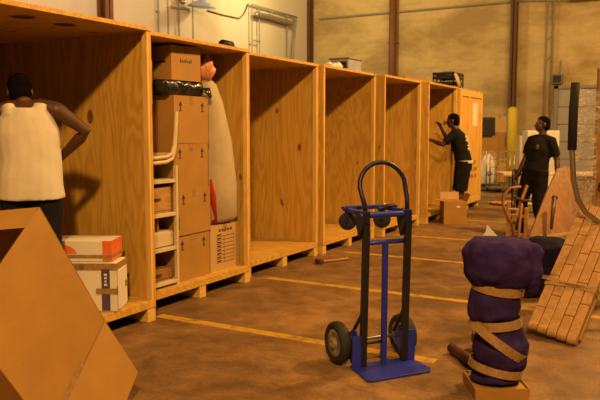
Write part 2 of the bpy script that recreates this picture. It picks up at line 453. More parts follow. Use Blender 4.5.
# ---------------------------------------------------------------- plywood crates
FZ = .165; HC = 2.21; D = 2.13
def crate(x, y, W, label, closed=False, holes=()):
    t = thing('plywood_crate', (x, y, 0), label, 'crate', 0, 'plywood storage crates in a row')
    for yy in (0, W / 2 - .045, W - .09):
        MB().box(-D, -.005, yy, yy + .09, 0, .105).build('skid', 'lumber', t, bevel=.004)
    MB().box(-D, 0, 0, W, .105, FZ).build('floor_panel', 'ply_h', t, bevel=.003)
    MB().box(-D, 0, 0, .02, FZ, HC - .03).build('side_panel', 'ply_v', t)
    MB().box(-D, 0, W - .02, W, FZ, HC - .03).build('side_panel', 'ply_v', t)
    MB().box(-D, -D + .02, .02, W - .02, FZ, HC - .03).build('back_panel', 'ply_v', t)
    r = MB().box(-D, .006, 0, W, HC - .03, HC); r.k = 1
    for hx, hy in holes: r.lathe([(.075, 0), (.075, .002)], (hx, hy, HC - .0325), (0, 0, 1), 14)
    r.build('roof_panel', ['ply_h', 'darkwood'], t, bevel=.003)
    for yy in (.02, W - .045):
        MB().box(-.05, -.001, yy, yy + .025, FZ, HC - .03).build('front_post', 'lumber_v', t, bevel=.002)
    if closed:
        fp = MB().box(-.008, .018, .012, W - .012, .12, HC - .035); fp.k = 1
        for k in range(3):
            for j in range(6):
                if (k + j) % 4 != 3: fp.box(.0175, .0195, W * .52 + j * .075, W * .52 + j * .075 + .05, .58 + k * .13, .65 + k * .13)
        fp.build('front_panel', ['door_ply', 'ink_pale'], t)
        for yy in (.012, W - .102): MB().box(.018, .040, yy, yy + .09, .12, HC - .035).build('batten', 'lumber_v', t, bevel=.003)
        for zz in (.12, HC - .135): MB().box(.018, .038, .102, W - .102, zz, zz + .1).build('batten', 'lumber', t, bevel=.003)
        MB().box(.018, .036, W * .38, W * .38 + .07, .22, HC - .135).build('batten', 'lumber_v', t, bevel=.003)
        tag(MB().box(.0182, .0205, W * .58, W * .80, 1.55, 1.98).build('paper_label', 'paper', t), 'white paper label', None)
    return t
crate(-3.54, 2.53, 1.52, 'nearest open plywood crate, with the man in a white tank top inside', holes=((-.28, .62), (-.30, .98)))
crate(-3.68, 4.08, 1.50, 'open plywood crate packed with brown cartons and a rolled bundle')
crate(-3.78, 5.66, 1.50, 'empty plywood crate right beside the crate packed with cartons')
crate(-3.75, 7.23, 1.52, 'empty plywood crate with a blue-grey box on its roof')
crate(-3.67, 8.86, 1.46, 'empty plywood crate beside the one the man in black shorts is loading')
crate(-3.60, 10.46, 1.48, 'open plywood crate that the man in black shorts reaches into')
crate(-3.63, 12.12, 1.48, 'closed plywood crate with white paper label at the far end of the row', closed=True)

# things on the crate roofs
def rod_bundle():
    t = thing('strap_bundle', (-3.86, 5.49, HC), 'small dark rolled strap on the roof of the carton-filled crate', 'strap')
    b = MB(); b.tube([(0, -.085, .042), (0, .04, .042)], [(.042, .05), (.042, .05)], 14, round_caps=False); b.build('roll', 'black', t, True)
    MB().box(-.02, .05, .03, .08, 0, .035).build('loose_end', 'black', t, bevel=.008)
rod_bundle()
t = thing('crumpled_bag', (-4.0, 7.98, HC), 'small crumpled pale bag on a crate roof left of the blue-grey box', 'bag')
MB().ball((0, 0, .045), (.10, .17, .055)).build('bag', 'white', t, remesh=.012, smooth_it=3, wob=.03, wscale=14)
MB().ball((.04, .05, .085), (.03, .06, .03)).build('print_patch', 'grey', t, True)
t = thing('tote_box', (-4.05, 8.30, HC), 'blue-grey tote box on the roof of an empty crate', 'box')
MB().box(-.16, .12, -.02, .38, 0, .17).build('box', 'bluegrey', t, bevel=.012)
MB().box(-.17, .13, -.03, .39, .17, .19).build('rim', 'grey', t, bevel=.006)
MB().box(-.12, .09, -.022, -.02, .03, .14).build('dark_end', 'black', t)
t = thing('plastic_crate', (-4.05, 12.85, HC), 'dark plastic crate with cloth on the roof of the closed crate', 'crate')
b = MB(); W_, L_ = .40, .62
for z in (0, .10, .20, .27):
    b.box(-W_ / 2, W_ / 2, -L_ / 2, -L_ / 2 + .02, z, z + .045); b.box(-W_ / 2, W_ / 2, L_ / 2 - .02, L_ / 2, z, z + .045)
    b.box(-W_ / 2, -W_ / 2 + .02, -L_ / 2, L_ / 2, z, z + .045); b.box(W_ / 2 - .02, W_ / 2, -L_ / 2, L_ / 2, z, z + .045)
for y in (-.31, -.12, .10, .27): b.box(W_ / 2 - .018, W_ / 2 - .002, y, y + .04, 0, .3); b.box(-W_ / 2 + .002, -W_ / 2 + .018, y, y + .04, 0, .3)
b.box(-W_ / 2, W_ / 2, -L_ / 2, L_ / 2, 0, .012)
b.build('body', 'black', t)
MB().tube([(.18, -.22, .30), (.235, -.19, .18), (.24, -.1, .08)], [(.09, .02), (.12, .02), (.07, .02)], 10, side=(0, 1, 0)).build('cloth', 'beige', t, True, wob=.012, wscale=14)
MB().ball((0, 0, .29), (.17, .26, .06)).build('contents', 'grey', t, True, wob=.03, wscale=12)
tag(MB().box(-4.9, -4.0, 10.52, 11.85, HC, HC + .10).build('flat_carton', 'card', None, bevel=.006), 'flat brown carton lying on the roof of the crate being loaded', 'carton')

# ---------------------------------------------------------------- cartons
def arrow(b, o, u, up, h=.075):     # printed up arrow on a face: o tip base, u across, up
    o, u, up = Vector(o), Vector(u).normalized(), Vector(up).normalized(); n = u.cross(up) * .0015
    w = h * .09
    P = lambda x, y: o + u * x + up * y + n
    b.quad(P(-w, 0), P(w, 0), P(w, h * .55), P(-w, h * .55))
    b.quad(P(-h * .3, h * .5), P(h * .3, h * .5), P(0, h))
    b.quad(P(-h * .28, -h * .14), P(h * .28, -h * .14), P(h * .28, -h * .04), P(-h * .28, -h * .04))
def carton(name, loc, size, label, rz=0, mat='card', group=None, arrows=(), tape_top=True, marks=None, wob=0, cat='carton'):
    """closed carton, origin at base centre; +x is the face with the print"""
    sx, sy, sz = size[0] / 2, size[1] / 2, size[2]
    t = thing(name, loc, label, cat, rz, group)
    b = MB().box(-sx, sx, -sy, sy, 0, sz - .004); b.k = 0
    b.k = 1
    for (f, a, z) in arrows:        # face x or -y, position along, height
        if f == 'x': arrow(b, (sx, a, z), (0, 1, 0), (0, 0, 1))
        else: arrow(b, (a, -sy, z), (1, 0, 0), (0, 0, 1))
    if marks: marks(b, sx, sy, sz)
    b.build('body', [mat, 'ink'], t, bevel=0)
    for s in (-1, 1):
        y0, y1 = (s * .0015, s * sy)
        MB().box(-sx, sx, min(y0, y1), max(y0, y1), sz - .004, sz).build('flap', mat, t)
    if tape_top:
        b = MB().box(-sx - .001, sx + .001, -.025, .025, sz, sz + .001); b.box(sx, sx + .001, -.025, .025, sz - .07, sz)
        b.build('tape', 'tape', t)
    return t
G_ = 'brown cartons stacked in the packed crate'
cx = -3.95
def scribble(b, sx, sy, sz):        # a line of italic print on +x and a stroke on -y
    y = -.08
    for k in range(7):
        h = .022 if k % 3 else .032
        b.quad((sx + .0015, y, sz * .52), (sx + .0015, y + .012, sz * .52), (sx + .0015, y + .018, sz * .52 + h), (sx + .0015, y + .006, sz * .52 + h)); y += .022
    b.quad((-sx * .7, -sy - .0015, sz * .5), (sx * .6, -sy - .0015, sz * .5), (sx * .6, -sy - .0015, sz * .5 + .018), (-sx * .7, -sy - .0015, sz * .5 + .018))
def side_text(b, sx, sy, sz):
    for k in range(6): b.quad((sx + .0015, -sy + .012, sz * .15 + k * .018), (sx + .0015, -sy + .028, sz * .15 + k * .018), (sx + .0015, -sy + .028, sz * .15 + k * .018 + .010), (sx + .0015, -sy + .012, sz * .15 + k * .018 + .010))
ys = 4.805
zs = [(FZ, .40), (FZ + .40, .39), (FZ + .79, .39), (FZ + 1.18, .40)]
names = ['bottom brown carton of the arrow-marked stack in the packed crate', 'second brown carton up in the arrow-marked stack, slightly dented',
         'third brown carton up in the arrow-marked stack of the packed crate', 'top brown carton of the arrow-marked stack, under the black bag']
for k, ((z, h), nm) in enumerate(zip(zs, names)):
    carton('carton', (-3.965 + (.0, .012, -.004, .0)[k], ys + (.0, .006, -.004, .004)[k], z), (.40, .465, h), nm, (0, .01, -.01, .0)[k], 'card', G_,
           (('x', -.15, h * .70), ('x', .15, h * .70)), True, side_text)
ztop = FZ + 1.58
t = thing('garbage_bag', (-3.97, 4.775, ztop), 'black plastic bag squashed between carton stack and topmost small carton', 'bag')
MB().box(-.19, .19, -.29, .24, 0.003, .125).build('bag', 'bag', t, remesh=.02, smooth_it=4, wob=.014, wscale=13)
MB().tube([(.18, .2, .07), (.215, .27, .05), (.21, .30, .0)], [(.03, .012), (.05, .012), (.02, .008)], 8, side=(0, 1, 0)).build('knot', 'bag', t, True)
carton('carton', (-3.94, 4.785, ztop + .128), (.30, .37, .285), 'small carton with dark lettering on top of the black bag', -.05, 'card', None, (), True, scribble)
# tall cartons standing at the left
carton('carton', (-4.30, 4.28, 1.12), (.44, .34, .55), 'upper carton with an arrow at the left edge behind the stacked chairs', 0, 'card', None, (('x', .05, .36),))
carton('carton', (-4.12, 4.29, 1.67), (.46, .34, .48), 'plain carton at top left of the packed crate, against its roof', 0, 'card_pale')
carton('carton', (-4.46, 4.30, FZ), (.40, .38, .955), 'tall plain carton hidden behind the shelf unit in the packed crate', 0, 'card_dark')
# carton with the printed form
def form(b, sx, sy, sz):
    x = sx + .0015
    for k in range(8):
        z = .07 + k * .035
        b.quad((x, -sy + .09, z), (x, sy - .09, z), (x, sy - .09, z + .004), (x, -sy + .09, z + .004))
        for j in range(3): b.quad((x, -sy + .10, z + .012), (x, -sy + .10 + .03 + .02 * ((k + j) % 3), z + .012), (x, -sy + .10 + .03 + .02 * ((k + j) % 3), z + .022), (x, -sy + .10, z + .022))
    for y in (-.10, -.02, sy - .09): b.quad((x, y, .07), (x, y + .004, .07), (x, y + .004, .32), (x, y, .32))
    for k in range(5): b.quad((x, -.1 + k * .045, .36), (x, -.075 + k * .045, .36), (x, -.075 + k * .045, .385), (x, -.1 + k * .045, .385))
    b.quad((-.02, -sy - .0015, .26), (.05, -sy - .0015, .26), (.05, -sy - .0015, .34), (-.02, -sy - .0015, .34))
carton('carton', (-3.945, 5.295, FZ), (.34, .46, .425), 'carton printed with a ruled form standing under the beige rolled bundle', .0, 'card_pale', None, (), True, form)
# rolled mattress in its beige wrap
t = thing('rolled_bundle', (-3.90, 5.345, FZ + .428), 'tall beige cloth-wrapped bundle standing on the carton with a printed form', 'bundle')
MB().tube([(0.06, -.02, .0), (.05, -.02, .05), (.04, -.02, .35), (.02, -.04, .75), (0, -.09, 1.10), (-.01, -.135, 1.27), (-.01, -.14, 1.33)],
          [(.14, .09), (.185, .14), (.190, .15), (.170, .14), (.125, .12), (.085, .09), (.04, .05)], 18, side=(0, 1, 0)).build('cover', 'beige', t, True, wob=.012, wscale=7)
MB().tube([(.10, -.175, .02), (.10, -.20, .28), (.08, -.20, .42)], [(.014, .03), (.015, .035), (.005, .015)], 8, side=(0, 1, 0)).build('lining', 'red', t, True)
MB().tube([(-.10, -.185, 1.20), (.065, -.145, 1.215), (.085, -.09, 1.20), (.03, -.06, 1.19)], .012, 8).build('tie', 'black', t, True)
t = thing('pink_bag', (-3.90, 5.185, 1.90), 'pink plastic bag bulging at the top of the beige bundle', 'bag')
MB().ball((0, 0, .10), (.11, .085, .105)).build('bag', 'pink', t, remesh=.015, smooth_it=2, wob=.03, wscale=13)
MB().ball((.02, .01, .205), (.02, .03, .03)).build('knot', 'pink', t, True)
# shelf unit with crates and stacked chairs
t = thing('shelf_unit', (-3.73, 4.125, FZ), 'narrow pale shelf unit at the left inside the packed crate', 'shelf')
for z in (.02, .30, .585, .86):
    MB().box(-.42, 0, 0, .438, z, z + .03).build('shelf', 'creamwood', t, bevel=.003)
for y in (0, .413): MB().box(-.025, .004, y, y + .025, 0, 1.0).build('upright', 'creamwood', t)
for y in (0, .413): MB().box(-.42, -.395, y, y + .025, 0, 1.0).build('upright', 'creamwood', t)
def wood_box(z, h, label, mat):
    t = thing('wooden_box', (-3.77, 4.16, FZ + z), label, 'box')
    MB().box(-.30, 0, .01, .37, 0.001, h).build('box', mat, t, bevel=.004)
    MB().box(.001, .008, .02, .36, .02, h - .02).build('front_board', mat, t, bevel=.004)
    MB().box(.008, .02, .15, .21, h * .5, h * .5 + .018).build('pull', 'darkwood', t)
wood_box(.615, .215, 'plywood box on the top tier of the pale shelf unit', 'tanwood')
wood_box(.05, .10, 'low dark box at the bottom of the pale shelf unit', 'brownwood')
t = thing('drawer_box', (-3.77, 4.16, FZ + .33), 'pale box on the middle tier of the shelf unit', 'box')
MB().box(-.28, 0, .01, .38, .001, .13).build('box', 'cream', t, bevel=.006)
MB().box(.001, .01, .015, .375, .01, .12).build('front_board', 'creamwood', t, bevel=.003)
for k, (y, a) in enumerate(((4.20, .02), (4.30, -.03), (4.38, .05))):
    o = MB().box(-.22, 0, 0, .022, 0, .10 + .02 * k).build('board', ['darkwood', 'tanwood', 'brownwood'][k], None)
    o.location = (-3.80, y, FZ + .462); o.rotation_euler = (a, 0, 0)
    tag(o, ['dark board standing on the pale box in the shelf unit', 'tan board standing between two others in the shelf unit', 'rightmost brown board standing in the shelf unit'][k], 'board')
def shell_chair(z, label):
    t = thing('stacking_chair', (-3.86, 4.35, z), label, 'chair', 0, 'cream chairs nested in the packed crate')
    # bent shell seen from its side: seat runs along y, back rises at right
    pr = [(-.19, .0), (-.05, .0), (.08, .005), (.15, .03), (.185, .10), (.20, .22), (.215, .36)]
    b = MB()
    for i in range(3):
        (y0, z0), (y1, z1) = pr[i], pr[i + 1]
        b.hexa([(-.19, y0, z0), (.12, y0, z0), (.12, y1, z1), (-.19, y1, z1), (-.19, y0, z0 + .016), (.12, y0, z0 + .016), (.12, y1, z1 + .016), (-.19, y1, z1 + .016)])
    b.build('seat', 'cream', t)
    for x in (-.19, .13): MB().tube([(x, y - .004, z_ + .008) for y, z_ in pr], .017, 8, round_caps=True).build('side_rail', 'cream', t, True)
    return t
shell_chair(FZ + 1.02, 'lower cream chair shell of the nested pair on the shelf unit')
shell_chair(FZ + 1.06, 'upper cream chair shell of the nested pair on the shelf unit')

# ---------------------------------------------------------------- white and orange boxes in the nearest crate
def logo(b, sx, sy, sz): pass
t = thing('white_box', (-3.80, 3.615, FZ), 'white box bound with brown tape and a dark violet stripe, on the nearest crate floor', 'box', radians(27.5))
b = MB(); b.box(-.22, .25, -.125, .125, 0, .355); b.build('body', 'card_white', t, bevel=.01)
b = MB(); b.box(.14, .20, -.128, -.1255, .01, .31); b.k = 1
for k, w in enumerate((.022, .012, .018, .022)): b.box(.17 - w / 2, .17 + w / 2, -.1292, -.1282, .19 + .024 * k, .205 + .024 * k)
b.build('printed_stripe', ['violet', 'paper'], t)
b = MB(); b.box(-.222, .252, -.1275, .1275, .30, .35); b.build('tape', 'tape', t)
b = MB(); b.box(.10, .257, -.13, -.127, .13, .17); b.box(.2515, .256, -.13, .127, .145, .19); b.build('tape', 'tape', t)
for k, (y0, y1) in enumerate(((-.12, -.03), (-.02, .05), (.055, .12))): MB().box(.2505, .262 - .004 * k, y0, y1, .02, .30).build('end_flap', 'card_white', t, bevel=.003)
MB().lathe([(.02, 0), (.02, .003)], (.0, -.1285, .325), (0, -1, 0), 16).build('round_mark', 'ink_pale', t)
t = thing('printed_box', (-3.83, 3.63, FZ + .357), 'flat white box with orange print lying on the taped white box', 'box', radians(27.5))
MB().box(-.235, .23, -.13, .13, 0, .15).build('body', 'card_white', t, bevel=.006)
b = MB(); b.box(.165, .2315, -.1315, .1315, .005, .1495)
pts = [(-.155, -.1312, .055)] + [(-.155 + .15 * cos(radians(a)) * .9, -.1312, .055 + .07 * sin(radians(a))) for a in range(0, 181, 20)]
b.quad(*pts[1:])
b.build('orange_print', 'orange', t)
MB().box(-.237, .232, -.1325, .1325, .025, .05).build('tape', 'tape', t)

# ---------------------------------------------------------------- big open carton in front
K = V(-2.562, 2.165, 1.103); A_ = V(-2.607, 2.588, 0.470); B_ = V(-2.484, 2.232, 0.224)
a = A_ - K; b1 = B_ - A_; b1 = (b1 - a * (b1.dot(a) / a.dot(a))) * 1.5
n = a.cross(b1).normalized()
if n.dot(V(0, 0, 1.44) - K) < 0: n = -n
dv = -n * .45; th = .006
low = min((K + a * i + b1 * j + dv * k for i in (0, 1) for j in (0, 1) for k in (0, 1)), key=lambda q: q.z)
shift = V(0, 0, 0)
t = thing('open_carton', (low.x, low.y, 0), 'big open brown carton tipped on its corner in the left foreground', 'carton')
K2 = K + shift - V(low.x, low.y, 0)
an, bn, dn = a.normalized(), b1.normalized(), dv.normalized()
MB().obox(K2, a, b1, dn * th).build('front_wall', 'card', t)
MB().obox(K2 + dv, a, b1, -dn * th).build('back_wall', 'card', t)
MB().obox(K2, a, dv, bn * th).build('side_wall', 'card', t)
MB().obox(K2 + b1, a, dv, -bn * th).build('side_wall', 'card', t)
MB().obox(K2 + a, b1, dv, -an * th).build('bottom', 'card', t)
f1 = (an * .25 + bn * .95).normalized() * .105      # flap folded into the mouth
MB().obox(K2 + bn * .007 + dn * .01, f1, dv * .95, bn * .004 - an * .004).build('flap', 'card', t)
f2 = (-an * .8 - dn * -.6).normalized() * .18
MB().obox(K2 + dv + bn * .01, (-an * .75 + dn * .66) * .18, b1 * .96, dn * .005).build('flap', 'card', t)
E1 = V(-2.561, 2.774, 0.150) + shift - V(low.x, low.y, 0) - (K2 + a)
MB().obox(K2 + a - dn * .0, E1, b1 * .98, dn * .005).build('flap', 'card', t)
s = MB()
s.obox(K2 + a - an * .035 + b1 * .42 - dn * .0015, an * .035, b1 * .42, -dn * .001)
s.build('tape', 'tape', t)

# ---------------------------------------------------------------- blue hand truck
t = thing('hand_truck', (-1.70, 3.895, 0), 'blue hand truck with loop handle standing alone on the concrete floor', 'hand truck', radians(-37))
CL = .078; HW = .146; AX = -.11
for s_ in (-1, 1):
    y = CL + s_ * HW
    b = MB(); b.obox((.035, y - .021, .012), (.03, 0, 0), (0, .042, 0), (.012, .010, .885)); b.build('upright', 'black', t, bevel=.004)
    b = MB(); b.slab([(.022, y - .024, .80), (.085, y - .024, .90), (.085, y - .024, .97), (-.02, y - .024, .97), (-.02, y - .024, .90)], (0, .048, 0)); b.build('handle_bracket', 'blue_dark', t, bevel=.004)
    b = MB(); b.tube([(.04, y, .34), (AX + .02, y + s_ * .01, .17)], .011, 8); b.build('brace', 'black', t, True)
    # fender plate between frame and wheel
    pts = [(.06, y + s_ * .03, .0), (.06, y + s_ * .03, .20), (.03, y + s_ * .03, .235), (-.02, y + s_ * .03, .235), (AX - .01, y + s_ * .03, .15), (AX - .01, y + s_ * .03, .10), (-.02, y + s_ * .03, .0)]
    MB().slab(pts, (0, s_ * .008, 0)).build('wheel_guard', 'blue', t, bevel=.002)
    b = MB(); b.box(.045, .062, min(y - s_ * .02, y + s_ * .075), max(y - s_ * .02, y + s_ * .075), .004, .21); b.build('guard_face', 'blue', t, bevel=.004)
    # wheel
    yw = CL + s_ * .235
    w = MB().ring([(.085, -.030), (.112, -.040), (.126, -.028), (.132, -.010), (.132, .010), (.126, .028), (.112, .040), (.085, .030)], (AX, yw, .132), (0, 1, 0), 32).build('wheel', 'rubber', t, True)
    h = MB(); h.lathe([(.088, -.022), (.084, -.030), (.050, -.014), (.034, -.016), (.030, -.045), (.016, -.047), (.016, .047), (.030, .045), (.034, .016), (.050, .014), (.084, .030), (.088, .022)], (AX, yw, .132), (0, 1, 0), 24)
    h.build('hub', 'hub', w, True)
    # small swivel caster behind the top
    yc = CL + s_ * HW - (.045 if s_ > 0 else .0)
    ca = V(-.80, .60, 0); cc = V(-.16, yc, .885)
    c = MB().lathe([(.052, -.016), (.056, -.010), (.056, .010), (.052, .016)], cc, ca, 24).build('caster', 'rubber', t, True)
    m = MB(); cs = V(.60, .80, 0)
    for sg in (-1, 1): m.obox(cc + ca * (sg * .021) - cs * .015, cs * .03, ca * (sg * .004), (0, 0, .075))
    m.obox(cc - ca * .026 - cs * .02 + V(0, 0, .072), cs * .04, ca * .052, (0, 0, .010)); m.tube([cc - ca * .028, cc + ca * .028], .009, 8)
    m.build('caster_fork', 'blue_dark', c)
    MB().obox((-.19, y - .018, .945), (.24, 0, -.01), (0, .036, 0), (0, 0, .028)).build('tray_arm', 'blue', t, bevel=.004)
b = MB(); b.tube([(.062, CL - HW - .02, .945), (.062, CL + HW + .02, .945)], .019, 12, round_caps=True); b.build('top_crossbar', 'blue', t, True)
b = MB(); b.box(-.195, -.14, CL - HW - .03, CL + HW + .03, .955, .978); b.build('rear_crossbar', 'blue', t, bevel=.005)
MB().tube([(-.10, CL + .05, .962), (-.10, CL + .16, .975)], .016, 8, round_caps=True).build('latch', 'blue_dark', t, True)
MB().ball((-.09, CL + .075, .988), .010).build('latch_pin', 'hub', t, True)
MB().tube([(.05, CL - HW, .775), (.05, CL + HW, .775)], .015, 10).build('crossbar', 'blue', t, True)
MB().obox((.036, CL - .016, .012), (.028, 0, 0), (0, .032, 0), (.004, 0, .77)).build('centre_bar', 'blue', t, bevel=.003)
MB().tube([(.045, CL - HW, .155), (.045, CL + .0, .155)], .009, 8).build('lower_rod', 'black', t, True)
MB().tube([(AX, CL - .27, .132), (AX, CL + .27, .132)], .011, 10).build('axle', 'steel', t, True)
lp = [(.05, CL - HW + .01, .93), (.06, CL - HW + .0, 1.0), (.05, CL - HW - .014, 1.06), (.02, CL - HW - .014, 1.11)]
for k in range(1, 12):
    u = pi - pi * k / 12; lp.append((.02 - .03 * sin(u), CL + .000 + (HW + .014) * cos(u), 1.11 + .147 * sin(u)))
lp += [(.02, CL + HW + .014, 1.09), (.04, CL + HW + .014, 1.03), (.05, CL + HW + .01, .93)]
MB().tube(lp, .0145, 12).build('loop_handle', 'blue_dark', t, True)
MB().slab([(.0, CL - .21, .004), (.26, CL - .235, .002), (.285, CL - .215, .002), (.275, CL + .19, .002), (.235, CL + .225, .002), (.0, CL + .215, .004)], (0, 0, .012)).build('toe_plate', 'blue', t, bevel=.003)

# hammer
t = thing('hammer', (-3.53, 6.72, 0), 'wooden-handled hammer lying on the floor before the empty crates', 'hammer', radians(60))
MB().tube([(.03, 0, .022), (.20, .005, .018), (.37, 0, .022)], [.015, .013, .017], 10, round_caps=True).build('handle', 'handle', t, True)
b = MB(); b.box(-.03, .03, -.045, .045, .0, .05); b.tube([(0, -.06, .026), (0, .06, .026)], .026, 12); b.build('head', 'maroon', t, bevel=.005)

# ---------------------------------------------------------------- people
def human(loc, rz, label, s, J, head_yaw=0, head_pitch=0, head_roll=0, hands=None, name='person'):
    """figure faces +x, left is +y. J overrides joints (for a 1.75 m body, metres)"""
    j = dict(pelvis=(0, 0, .93), waist=(0, 0, 1.09), chest=(.01, 0, 1.28), top=(0, 0, 1.41), neck=(0, 0, 1.47), head=(.025, 0, 1.635),
             hipL=(0, .09, .92), hipR=(0, -.09, .92), kneeL=(.02, .10, .50), kneeR=(.02, -.10, .50), ankL=(-.02, .11, .085), ankR=(-.02, -.11, .085),
             shL=(0, .185, 1.425), shR=(0, -.185, 1.425), elL=(0, .23, 1.14), elR=(0, -.23, 1.14), wrL=(.08, .22, .90), wrR=(.08, -.22, .90), toeL=(.16, .13, .04), toeR=(.16, -.13, .04))
    j.update(J); j = {k: Vector(v) * s for k, v in j.items()}
    t = thing(name, loc, label, 'person', rz)
    side = (j['shL'] - j['shR']).normalized()
    b = MB(); S = lambda *r: [(x * s, y * s) for x, y in r]
    b.tube([j['pelvis'] - V(0, 0, .09) * s, j['pelvis'], j['waist'], j['chest'], j['top'], j['neck']], S((.11, .08), (.165, .115), (.14, .10), (.165, .118), (.15, .095), (.065, .06)), 20, side=side)
    nk = j['neck']; hd = j['head']
    b.tube([nk - V(0, 0, .05 * s), nk + V(0, 0, .02 * s), hd - V(0.012, 0, .06) * s], [.066 * s, .056 * s, .054 * s], 14)
    for k in 'LR':
        sg = 1 if k == 'L' else -1
        sh, el, wr = j['sh' + k], j['el' + k], j['wr' + k]
        b.tube([j['neck'] - V(0, 0, .02 * s), (j['neck'] + sh) / 2 + V(0, 0, .012 * s), sh], [.05 * s, .052 * s, .058 * s], 12, round_caps=True)
        b.tube([sh, sh.lerp(el, .35), el, el.lerp(wr, .25), wr], [.056 * s, .051 * s, .039 * s, .042 * s, .026 * s], 14, round_caps=True)
        hp, kn, an_ = j['hip' + k], j['knee' + k], j['ank' + k]
        b.tube([hp, hp.lerp(kn, .35), kn, kn.lerp(an_, .3), an_], [.088 * s, .080 * s, .056 * s, .056 * s, .036 * s], 14, round_caps=True)
        b.tube([an_, (an_ + j['toe' + k]) / 2, j['toe' + k]], [.04 * s, .042 * s, .03 * s], 10, round_caps=True)
        # hand: palm, four fingers of different length bent at the knuckles, thumb from the side of the palm
        d = (wr - el).normalized(); pn = Vector((hands or {}).get(k, (0, -sg, 0))); pn = (pn - d * pn.dot(d)).normalized(); ac = d.cross(pn).normalized()
        th_s = (hands or {}).get('thumb' + k, 1); ac = ac * th_s
        pc = wr + d * .055 * s
        b.tube([wr, wr + d * .03 * s, wr + d * .09 * s], [(.024 * s, .018 * s), (.036 * s, .017 * s), (.040 * s, .014 * s)], 12, side=ac, round_caps=True)
        curl = (hands or {}).get('curl', .5)
        for q, (off, L) in enumerate(((.030, .072), (.010, .080), (-.010, .074), (-.029, .058))):
            p0 = wr + d * .088 * s + ac * off * s; ang = curl * .5; pts = [p0]
            for seg_ in (.45, .32, .23):
                p0 = p0 + (d * cos(ang) + pn * sin(ang)) * L * seg_ * s; pts.append(p0); ang += curl
            b.tube(pts, [.0095 * s, .009 * s, .0085 * s, .0075 * s], 8, round_caps=True)
        p0 = wr + d * .035 * s + ac * .032 * s
        b.tube([p0, p0 + (d * .6 + ac * .8).normalized() * .035 * s, p0 + (d * .8 + ac * .6).normalized() * .035 * s + (d * .8 + ac * .3 + pn * .5).normalized() * .03 * s], [.013 * s, .011 * s, .009 * s], 8, round_caps=True)
    R = Euler((head_roll, head_pitch, head_yaw)).to_matrix()
    H = lambda x, y, z: hd + R @ (V(x, y, z) * s)
    rs = lambda *r: tuple(x * s for x in r)
    b.ball(H(-.008, 0, .03), rs(.098, .076, .085), R)
    b.ball(H(.030, 0, -.03), rs(.062, .060, .085), R)
    b.ball(H(.052, 0, -.088), rs(.032, .036, .026), R)              # chin
    b.tube([H(.082, 0, .012), H(.096, 0, -.012), H(.104, 0, -.030)], [.010 * s, .013 * s, .017 * s], 8, round_caps=True)   # nose
    b.ball(H(.078, 0, .024), rs(.016, .055, .010), R)               # brow
    b.ball(H(.088, 0, -.058), rs(.010, .026, .007), R); b.ball(H(.086, 0, -.070), rs(.010, .023, .008), R)   # lips
    for sg in (-1, 1):
        b.ball(H(-.008, sg * .077, -.012), rs(.020, .010, .034), R)
    body = b.build('body', 'skin', t, remesh=.0075, smooth_it=3)
    e = MB()
    for sg in (-1, 1): e.ball(H(.0745, sg * .031, .006), .0105 * s, None, 10, 8)
    e.build('eyes', 'eye', t, True)
    e = MB()
    for sg in (-1, 1): e.ball(H(.0805, sg * .031, .006), .0062 * s, None, 8, 6)
    e.build('pupils', 'black', t, True)
    h = MB(); h.ball(H(-.010, 0, .034), rs(.103, .081, .088), R); h.ball(H(-.045, 0, -.02), rs(.066, .074, .085), R)
    # trim the face side away
    ho = h.build('hair', 'hair', t, remesh=.008, smooth_it=2)
    import bmesh
    bm = bmesh.new(); bm.from_mesh(ho.data); Ri = R.transposed()
    dl = []
    for v in bm.verts:
        q = Ri @ (v.co - hd) / s
        lim = .062 if q.x > .045 else (-.10 if q.x < -.02 else -.02)
        if q.x > .02 and q.z < .070 - abs(q.y) * .5 or q.z < lim: dl.append(v)
    bmesh.ops.delete(bm, geom=dl, context='VERTS'); bm.to_mesh(ho.data); bm.free()
    return t, j, side
def clothes(t, name, parts, mat, s, wob=.006, wscale=9, vox=.010, parent=None):
    b = MB()
    for path, rad, side in parts:
        b.tube(path, [(x * s, y * s) if isinstance(r, tuple) else (r * s, r * s) for r in rad for x, y in [r if isinstance(r, tuple) else (r, r)]], 18, side=side)
    return b.build(name, mat, parent or t, remesh=vox, smooth_it=3, wob=wob, wscale=wscale)
def shoes(t, j, s, mat='black'):
    for k in 'LR':
        a_, to = j['ank' + k], j['toe' + k]; d = (to - a_); d.z = 0; d.normalize()
        heel = V(a_.x, a_.y, .045 * s) - d * .045 * s; tip = V(to.x, to.y, .036 * s) + d * .035 * s
        sd = V(-d.y, d.x, 0)
        b = MB(); b.tube([heel, heel.lerp(tip, .35), heel.lerp(tip, .75), tip], [(.038 * s, .042 * s), (.042 * s, .044 * s), (.049 * s, .036 * s), (.034 * s, .026 * s)], 12, side=sd, round_caps=True)
        b.tube([V(a_.x, a_.y, .05 * s), V(a_.x, a_.y, .10 * s)], .047 * s, 12)
        so = b.build('shoe', mat, t, remesh=.008, smooth_it=3)
        mz = min(v.co.z for v in so.data.vertices)
        for v in so.data.vertices: v.co.z = max(v.co.z - mz, .0) if v.co.z - mz > .012 else 0.0

